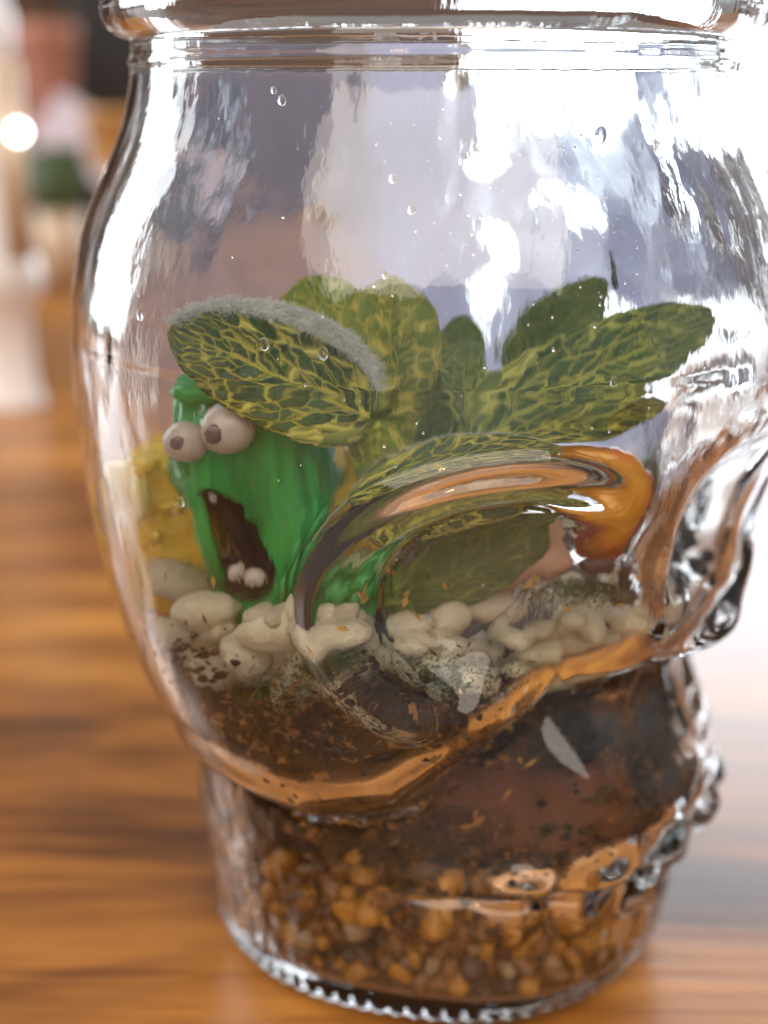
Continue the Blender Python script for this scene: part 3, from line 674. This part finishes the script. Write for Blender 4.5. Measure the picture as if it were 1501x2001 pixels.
def leaf(base, tip, hw, normal, mat, bend=0.2, cup=0.15, fold=0.0, wave=0.05, hair=None, shape=0.85, label=None, seed=0, tipw=0.0, felt=False):
    b = np.array(at(*base)); t = np.array(at(*tip)); ax = t - b; L = np.linalg.norm(ax); ax /= L
    n = np.array(normal, float); n -= ax * (n @ ax); n /= np.linalg.norm(n); cr = np.cross(ax, n)
    nu, nv = 17, 37; V = []; UV = []; Fc = []
    for i in range(nv):
        v = i / (nv - 1); w = hw * max(0.03, (1 - abs(2 * v ** shape - 1) ** 2.5)) ** 0.58
        c = b + ax * L * v + n * bend * math.sin(math.pi * v) * 1.0
        for j in range(nu):
            u = -1 + 2 * j / (nu - 1)
            up = cup * u * u + fold * abs(u) + wave * math.sin(v * 9 + u * 2 + seed) * abs(u) ** 2 + 0.02 * math.sin(v * 38.9 - abs(u) * 7) * (1 - abs(u))
            V.append(c + cr * u * w * (1 - 0.12 * abs(cup) * abs(u)) + n * up * w / hw - plant_base); UV.append(((u + 1) / 2, v))
    for i in range(nv - 1):
        for j in range(nu - 1): Fc.append((i * nu + j, i * nu + j + 1, (i + 1) * nu + j + 1, (i + 1) * nu + j))
    o = mesh('leaf', V, Fc, mat, uv=UV, parent=plant, label=label)
    m = o.modifiers.new('thickness', 'SOLIDIFY'); m.thickness = 0.00022; m.offset = 0
    if felt:                                # the rolled, white felted margin on the u = +1 side
        Vf = []; Ff = []; VV = np.array(V); ns = 7
        for i in range(1, nv):
            v = i / (nv - 1); p = VV[i * nu + nu - 1]; q = VV[i * nu + nu - 4]; wd = .22 * math.sin(math.pi * min(1, v * .9 + .1)) ** .6 * (1.1 - .5 * v)
            for j in range(ns):
                w = math.pi * j / (ns - 1) * 1.1; Vf.append(p + (q - p) * .25 + n * (.025 + wd * .16 * math.sin(w)) + cr * wd * (1 - math.cos(w)) * .5 + n * .006 * fbm(p * 9 + j, 1))
        for i in range(nv - 2):
            for j in range(ns - 1): Ff.append((i * ns + j, i * ns + j + 1, (i + 1) * ns + j + 1, (i + 1) * ns + j))
        mg = mesh('leaf_margin', Vf, Ff, M_FELT, parent=o); Vh = []; Fh = []; Vf = np.array(Vf)
        for _ in range(4200):
            p = Vf[random.randrange(len(Vf))] + ax * random.gauss(0, .05) + cr * random.gauss(0, .02); d = cr * random.gauss(.35, .6) + n * random.uniform(.1, 1) + ax * random.gauss(-.3, .5); d /= np.linalg.norm(d)
            l = random.uniform(.03, .085); q = np.cross(d, ax); q = q / (np.linalg.norm(q) + 1e-9) * .004; q2 = np.cross(d, q); k_ = len(Vh)
            Vh += [p - q - q2, p + q - q2, p + q2, p + d * l]; Fh += [(k_, k_ + 1, k_ + 3), (k_ + 1, k_ + 2, k_ + 3), (k_ + 2, k_, k_ + 3)]
        mesh('felt_hair', Vh, Fh, M_HAIR, smooth=False, parent=o, kind='stuff')
    if hair:
        side, num, ln, wd = hair; Vh = []; Fh = []; V = np.array(V); e = 0 if side < 0 else nu - 1
        for _ in range(num):
            f = random.random() * (nv - 1.01); i = int(f); a = f - i
            k = random.random() ** 2 * wd; j0 = e if side > 0 else 0
            jj = j0 - side * 0 ; q = (nu - 1) * k; j = int(q); fr = q - j
            idx = (lambda r, c_: V[r * nu + (nu - 1 - c_ if side > 0 else c_)])
            p = (idx(i, j) * (1 - fr) + idx(i, min(j + 1, nu - 1)) * fr) * (1 - a) + (idx(i + 1, j) * (1 - fr) + idx(i + 1, min(j + 1, nu - 1)) * fr) * a
            d = cr * side * random.uniform(.3, 1) * (1 - k) + n * random.uniform(-.2, 1.0) + ax * random.gauss(0, .4); d /= np.linalg.norm(d)
            l = ln * random.uniform(.5, 1.2); s = np.cross(d, ax); s = s / (np.linalg.norm(s) + 1e-9) * 0.0045; s2 = np.cross(d, s)
            q0 = len(Vh); Vh += [p - s - s2, p + s - s2, p + s2, p + d * l]; Fh += [(q0, q0 + 1, q0 + 3), (q0 + 1, q0 + 2, q0 + 3), (q0 + 2, q0, q0 + 3)]
        mesh('leaf_hair', Vh, Fh, M_HAIR, smooth=False, parent=o, kind='stuff')
    return o
CAMV = (0, -1, .25)
# the leaf curling over the green toy, with its felted white margin
leaf((728, 812, -3.0), (345, 640, -3.3), .64, (0.1, -1, .30), L_DARK, bend=.15, cup=.10, fold=.02, felt=True, hair=(1, 2600, .050, .10), label='dark leaf with a felted white edge curling over the green toy', seed=1, tipw=.20, shape=.8)
# two upright leaves behind it
leaf((722, 815, -2.5), (590, 545, -2.2), .74, (0.15, -1, .1), L_PALE, bend=-.1, cup=-.08, shape=.75, tipw=.12, seed=2)
leaf((724, 812, -2.3), (778, 540, -2.0), .72, (-.2, -1, .05), L_PALE, bend=-.1, cup=-.08, shape=.75, tipw=.12, seed=3)
leaf((800, 890, -2.1), (850, 640, -1.7), .42, (-.3, -1, .1), L_PALE, bend=-.1, cup=.1, seed=4)
leaf((745, 815, -2.9), (735, 950, -3.0), .36, (-.1, -1, .35), L_PALE, bend=.12, cup=.06, seed=5, label='pale leaf hanging down behind the front leaf')
leaf((840, 830, -2.4), (740, 940, -2.9), .42, (.1, -1, .5), L_PALE, bend=.12, cup=.06, seed=15)
# front leaf running under the glass brow ridge
leaf((688, 985, -3.50), (1098, 890, -3.25), .66, (.05, -1, .45), L_DARK, bend=.22, cup=-.12, hair=(-1, 900, .04, .04), label='front leaf with a thin white hairy edge crossing the brow ridge', seed=6, shape=.85, tipw=.08)
leaf((760, 1180, -3.5), (1100, 1015, -3.2), .40, (.1, -1, .25), L_BRIGHT, bend=.1, cup=-.06, seed=7, tipw=.1)
# right hand leaves
leaf((915, 835, -2.7), (1385, 616, -1.6), .56, (.05, -1, .35), L_BACK, bend=.12, cup=.05, shape=.72, label='broad bluish leaf pointing right with its tip against the light', seed=8)
leaf((925, 850, -2.9), (1290, 780, -2.1), .38, (.1, -.6, .9), L_DARK, bend=.10, cup=-.1, seed=9)
leaf((915, 825, -2.6), (905, 665, -1.6), .30, (0, -1, .2), L_BACK, bend=.1, cup=.1, seed=10)
leaf((1000, 740, -.6), (1170, 552, -.2), .50, (.2, -1, .3), L_BRIGHT, bend=.1, cup=.1, shape=.7, seed=11)
leaf((905, 760, -1.4), (900, 620, -.9), .34, (0, -1, .2), L_BRIGHT, bend=.1, cup=.1, seed=12)
leaf((820, 880, -2.7), (875, 780, -2.6), .20, (-.2, -1, .2), L_BRIGHT, bend=.1, cup=.2, seed=13, label='small bright new leaf at the plant centre')
leaf((870, 880, -2.6), (905, 800, -2.4), .18, (.2, -1, .2), L_BRIGHT, bend=.1, cup=.2, seed=14)
for pts, r in (([(725, 820, -2.8), (770, 900, -2.4), (820, 1000, -2.0), (830, 1130, -1.6)], .06), ([(915, 838, -2.7), (890, 900, -2.4), (850, 1000, -2.0), (832, 1130, -1.6)], .065),
               ([(690, 990, -3.45), (670, 1070, -3.2), (700, 1110, -2.7), (800, 1150, -1.8)], .05), ([(960, 725, -.9), (900, 860, -1.6), (840, 1110, -1.6)], .05), ([(905, 760, -1.4), (880, 900, -1.8), (840, 1110, -1.6)], .045),
               ([(690, 990, -3.45), (655, 1085, -3.45)], .05)):
    P = np.array([at(*p) for p in pts]) - plant_base; Q = [P[0]]
    for i in range(len(P) - 1):
        for k in range(1, 6): Q.append(P[i] + (P[i + 1] - P[i]) * k / 5)
    V, Fc = tube(Q, r, 8); mesh('stem', V, Fc, M_STEM, parent=plant)
# a short dark twig at the back
V, Fc = tube([at(1188, 498, -.5), at(1196, 530, -.5), at(1206, 566, -.4)], [.05, .06, .05], 8)
mesh('twig', V, Fc, m_plain('dark twig', (.05, .05, .06), .5, .3, 200), label='short dark twig standing up beside the back leaf', cat='twig')

# ------------------------------------------------------------------ the toys
def m_toygreen():
    a = N('green soft plastic'); v = a.obj((9, 9, 1.6)); f = a.noise(v, 26, 4, 0.6, 0.6); g = a.noise(a.obj(), 80, 3)
    c = a.ramp(f, [(.3, (.006, .16, .028)), (.55, (.012, .36, .060)), (.75, (.03, .50, .09))])
    a.set(Base_Color=c, Roughness=.38, Subsurface_Weight=.12, Subsurface_Radius=(.002, .004, .001), Subsurface_Scale=.3); a.bump(a.math('ADD', f, a.math('MULTIPLY', g, .3)), .5, .0015); return a.m
M_GREEN = m_toygreen()
M_MOUTH = m_plain('dark purple mouth', (.035, .020, .024), .35, .3, 90)
M_EYE = m_plain('pinkish white eyeball', (.62, .52, .46), .35, .05, 60)
M_PUPIL = m_plain('grey brown pupil', (.17, .125, .13), .4, .3, 150)
tc = np.array(at(540, 1190, -2.35))
toy = empty('monster_toy', tuple(tc), label='green plastic monster toy with bulging eyes and wide open dark mouth', cat='toy')
def px_local(px, py, Y): return np.array(at(px, py, Y)) - tc
top = px_local(520, 738, -2.35)[2]
NA, NB = 96, 90
V = []; dep = []
for i in range(NB):
    f = i / (NB - 1); z = top * f
    cx = px_local(0, 1190 - 452 * f, -2.35)  # unused x
    lx = np.interp(f, [0, .12, .3, .6, .8, .93, 1], [455, 432, 412, 358, 348, 352, 430]); rx = np.interp(f, [0, .15, .35, .6, .8, .93, 1], [690, 690, 676, 652, 636, 628, 560])
    py = 1190 - 452 * f
    xl = px_local(lx, py, -2.35)[0]; xr = px_local(rx, py, -2.35)[0]; c = (xl + xr) / 2; a_ = (xr - xl) / 2; b_ = np.interp(f, [0, .5, .85, 1], [.75, .85, .75, .35])
    for j in range(NA):
        w = 2 * math.pi * j / NA; cw, sw = math.cos(w), math.sin(w)
        x = c + a_ * math.copysign(abs(cw) ** .8, cw); y = b_ * math.copysign(abs(sw) ** .8, sw)
        fold = 0.020 * math.sin(w * 17 + 2.2 * math.sin(f * 5)) + .05 * fbm((x, y, z), 1.2)
        d = 0.0
        if y < 0:                                        # the mouth, pushed in
            mx = px_local(np.interp(f, [0.05, .3, .6], [500, 478, 440]), py, -2.35)[0]
            e = math.hypot((x - mx) / (.42 + .03 * math.sin(f * 9)), (f - .35) / .265); d = 1 - ss(.80, 1.0, e)
        V.append((x + fold * cw, y + fold * sw + d * .85, z)); dep.append(d)
Fb, Fm = [], []
for i in range(NB - 1):
    for j in range(NA):
        j2 = (j + 1) % NA; q = (i * NA + j, i * NA + j2, (i + 1) * NA + j2, (i + 1) * NA + j)
        (Fm if sum(dep[k] for k in q) > 1.2 else Fb).append(q)
Fb += [tuple(range(NA))[::-1], tuple((NB - 1) * NA + j for j in range(NA))]
mesh('body', V, Fb, M_GREEN, parent=toy)
used = sorted({i for q in Fm for i in q}); ix = {k: i for i, k in enumerate(used)}
mesh('mouth', [V[k] for k in used], [tuple(ix[k] for k in q) for q in Fm], M_MOUTH, parent=toy)
def ball(nm, px, py, Y, rpx, mat, par, sub=3, sq=(1, 1, 1), label=None):
    p = px_local(px, py, Y); Vs, Fs = ico(sub); r = rpx * (Y + CAM_D) / F
    return mesh(nm, Vs * r * np.array(sq) + p, Fs, mat, parent=par, label=label)
for px, py, Y, r, pr, dx, dy in ((452, 832, -3.22, 55, 21, -24, 12), (376, 858, -3.18, 42, 15, -14, 4)):
    e = ball('eye', px, py, Y, r, M_EYE, toy)
    ball('pupil', px + dx, py + dy, Y - r * .0052, pr, M_PUPIL, e, sq=(1, .5, 1))
for px, py, Y, r in ((460, 952, -2.9, 16), (428, 968, -2.85, 13), (498, 1128, -3.0, 20), (468, 1115, -2.95, 17)):
    ball('tooth', px, py, Y, r, M_EYE, toy, 2, (1, .8, 1.15))
for px, py, Y, r in ((395, 760, -2.9, 48), (470, 750, -2.9, 50)):
    ball('brow', px, py, Y, r, M_GREEN, toy, 3, (1.1, .8, .5))
V, Fc = tube([px_local(362, 895, -2.9), px_local(392, 975, -2.95), px_local(418, 1060, -2.95), px_local(440, 1130, -2.9)], [.06, .10, .12, .12], 10)
mesh('lip', V, Fc, M_GREEN, parent=toy)
for i, (px, py) in enumerate(((560, 1165), (610, 1150), (660, 1130), (640, 1060), (590, 1100))):
    V, Fc = tube([px_local(px, py + 30, -3.0), px_local(px + 3, py - 20, -3.1), px_local(px + 8, py - 75, -2.95)], [.12, .17, .03], 10); mesh('fold', V, Fc, M_GREEN, parent=toy)

def m_yellow():
    a = N('yellow plastic'); f = a.noise(a.obj(), 70, 3); a.set(Base_Color=a.ramp(f, [(.3, (.80, .44, .02)), (.7, (.92, .62, .06))]), Roughness=.25, Subsurface_Weight=.15, Subsurface_Radius=(.004, .003, .001), Subsurface_Scale=.3)
    vo = a.n('ShaderNodeTexVoronoi'); vo.inputs['Scale'].default_value = 260; a.t.links.new(a.obj(), vo.inputs['Vector']); a.bump(vo.outputs['Distance'], .6, .002); return a.m
M_YEL = m_yellow()
yc = np.array(at(520, 1120, -1.3))
yt = empty('yellow_toy', tuple(yc), label='glossy yellow dimpled toy block standing behind the green monster toy', cat='toy')
xl = at(232, 980, -1.3)[0] - yc[0]; xr = at(745, 980, -1.3)[0] - yc[0]; zt = at(500, 868, -1.3)[2] - yc[2]; zb = at(500, 1180, -1.3)[2] - yc[2]
bm = bmesh.new(); bmesh.ops.create_cube(bm, size=1.0); bmesh.ops.subdivide_edges(bm, edges=bm.edges[:], cuts=14, use_grid_fill=True)
V = []; 
for v in bm.verts:
    x, y, z = v.co; m = (abs(x * 2) ** 8 + abs(y * 2) ** 8 + abs(z * 2) ** 8) ** (1 / 8); m = max(abs(x * 2), abs(y * 2), abs(z * 2)) / m
    px_, py_, pz_ = x * m, y * m, z * m; w = 1 + .04 * fbm((x, y, z), 4)
    V.append(((xl + xr) / 2 + px_ * (xr - xl) * w, py_ * 1.5 * w, (zt + zb) / 2 + pz_ * (zt - zb) * w))
Fc = [tuple(v.index for v in f.verts) for f in bm.faces]; bm.free()
mesh('block', V, Fc, M_YEL, parent=yt)
p = np.array(at(694, 985, -2.55)) - yc; mesh('fin', V0 * np.array([.30, .14, .82]) * (1 + .08 * np.sin(V0[:, :1] * 9 + V0[:, 2:] * 14)) + p, F0, M_YEL, parent=yt)
for px, py in ((300, 905), (345, 985), (690, 940), (705, 1010), (670, 1080), (320, 1040)):
    p = np.array(at(px, py, -2.06)) - yc; mesh('stud', V1 * np.array([.16, .06, .13]) + p, F1, M_YEL, parent=yt)
p0 = at(215, 965, -.6)
k = empty('yellow_glare_strip', tuple(p0), label='added pale yellow pieces standing in for glare at the far left inside the jar', cat='glare pieces')  # added pieces; their pale colour stands for glare in the left wall
M_PYEL = m_plain('pale yellow glare', (.82, .66, .22), .15, .1, 60)
for i, px in enumerate((196, 240, 285)):
    p = np.array(ins(px, 968, .32)) - p0; mesh('bead', V0 * np.array([.17, .16, .30]) + p, F0, M_PYEL, parent=k)
def m_orange():
    a = N('orange and red plastic'); t = a.n('ShaderNodeTexCoord'); sp = a.n('ShaderNodeSeparateXYZ'); a.t.links.new(t.outputs['Object'], sp.inputs[0])
    f = a.noise(a.obj(), 90, 4, .6, .5); h = a.math('ADD', a.math('MULTIPLY', sp.outputs[2], 62.0), a.math('ADD', -.15, a.math('MULTIPLY', f, 1.15)))
    c = a.ramp(h, [(.05, (.42, .05, .012)), (.25, (.66, .20, .015)), (.55, (.80, .36, .03)), (.76, (.74, .22, .03)), (.92, (.42, .05, .03))])
    a.set(Base_Color=c, Roughness=.3); a.bump(f, .3, .001); return a.m
M_ORA = m_orange()
oc = np.array(at(1168, 958, -2.3))
ot = empty('orange_toy', tuple(oc), label='orange toy with red upper edge at the right of the jar', cat='toy')
kx = (19.2 - 1.2) / F
out = [(-85, -55), (-70, -75), (-20, -86), (30, -82), (66, -60), (86, -15), (90, 30), (78, 62), (60, 100), (20, 112), (-20, 95), (-62, 60), (-92, 40), (-100, 10)]
out = [(x, -y) for x, y in out][::-1]
Q = []
for i in range(len(out)):
    a0 = np.array(out[i - 1]); a1 = np.array(out[i]); a2 = np.array(out[(i + 1) % len(out)]); a3 = np.array(out[(i + 2) % len(out)])
    for s in (0, .25, .5, .75): Q.append(.5 * ((2 * a1) + (a2 - a0) * s + (2 * a0 - 5 * a1 + 4 * a2 - a3) * s * s + (3 * a1 - a0 - 3 * a2 + a3) * s ** 3))
V = []; nq = len(Q)
rings = [(.02, -.42), (.35, -.40), (.65, -.34), (.86, -.22), (.97, -.08), (1.0, .04), (.95, .2), (.7, .34), (.02, .38)]
for sc_, y in rings:
    for x, z in Q: V.append((x * kx * sc_, y + .03 * fbm((x * .02, z * .02, y), 2), z * kx * sc_))
Fc = []
for i in range(len(rings) - 1):
    for j in range(nq): j2 = (j + 1) % nq; Fc.append((i * nq + j, i * nq + j2, (i + 1) * nq + j2, (i + 1) * nq + j))
mesh('body', V, Fc, M_ORA, parent=ot)
M_SPOT = m_plain('grey green eye patch', (.10, .12, .07), .3, .4, 200)
mesh('patch', V0 * np.array([.30, .07, .11]) + np.array([-.10, -.38, -.16]), F0, M_SPOT, parent=ot)
mesh('eye', V0 * np.array([.09, .05, .06]) + np.array([-.13, -.44, -.16]), F0, M_PUPIL, parent=ot)
V, Fc = tube([np.array([x * kx * 1.0, -.05, z * kx * 1.0]) for x, z in Q[10:34]], .05, 8)
mesh('edge_strip', V, Fc, m_plain('red plastic edge', (.45, .05, .03), .3, .2, 100), parent=ot)

# ------------------------------------------------------------------ water drops on the glass and leaves
drop_me = bpy.data.meshes.new('water_droplet'); Vd, Fd = ico(3)
drop_me.from_pydata([tuple(np.array([v[0], v[1], v[2] * (.45 if v[2] > 0 else .15)]) * S) for v in Vd], [], Fd); drop_me.polygons.foreach_set('use_smooth', [True] * len(drop_me.polygons)); drop_me.materials.append(M_WATER)
drops = [(525, 672, 11), (636, 690, 10), (560, 200, 9), (755, 540, 6), (293, 617, 10), (545, 180, 6), (1420, 770, 9), (290, 455, 13), (250, 590, 8), (1190, 745, 8), (370, 975, 9), (1165, 270, 13), (770, 355, 9), (805, 415, 8), (895, 1325, 12), (1010, 1365, 12)]
for px, py, r in drops:
    p = ins(px, py, .02, True)
    if p is None: continue
    t = Vector((p[0], p[1], .0)).normalized(); d = np.linalg.norm(p - cC) * r / F
    o = bpy.data.objects.new('water_droplet', drop_me); o.scale = (d, d * random.uniform(.9, 1.4), d); o.location = [c * S for c in p]
    o.rotation_euler = (-t).to_track_quat('Z', 'Y').to_euler()
    put(o, label='tiny clear water droplet clinging to the inside of the glass', cat='droplet', group='water droplets on the inner glass')

V = []; Fc = []; Vd1, Fd1 = ico(1)
for _ in range(480):                        # fine mist of drops, thicker to the right and low down
    if random.random() < .6: px, py = random.gauss(1150, 170), random.gauss(430, 150)
    else: px, py = random.uniform(250, 1350), random.uniform(200, 1200)
    p = ins(px, py, .012, True) if random.random() < .7 else outs(px, py)
    if p is None or p[2] > 12.4 or p[2] < 4.5: continue
    n_ = np.array([-p[0], -p[1], 0]); n_ /= np.linalg.norm(n_); tt = np.array([-n_[1], n_[0], 0]); r = .005 + .016 * random.random() ** 3; b = len(V); st = random.uniform(.8, 1.7)
    V += [p + tt * v[0] * r + np.array([0, 0, 1]) * v[1] * r * st + n_ * max(v[2], -.2) * r * .5 for v in Vd1]; Fc += [tuple(i + b for i in f) for f in Fd1]
mesh('mist_drops', V, Fc, M_WATER, kind='stuff', label='fine mist of water drops on the inside of the glass', cat='droplets')
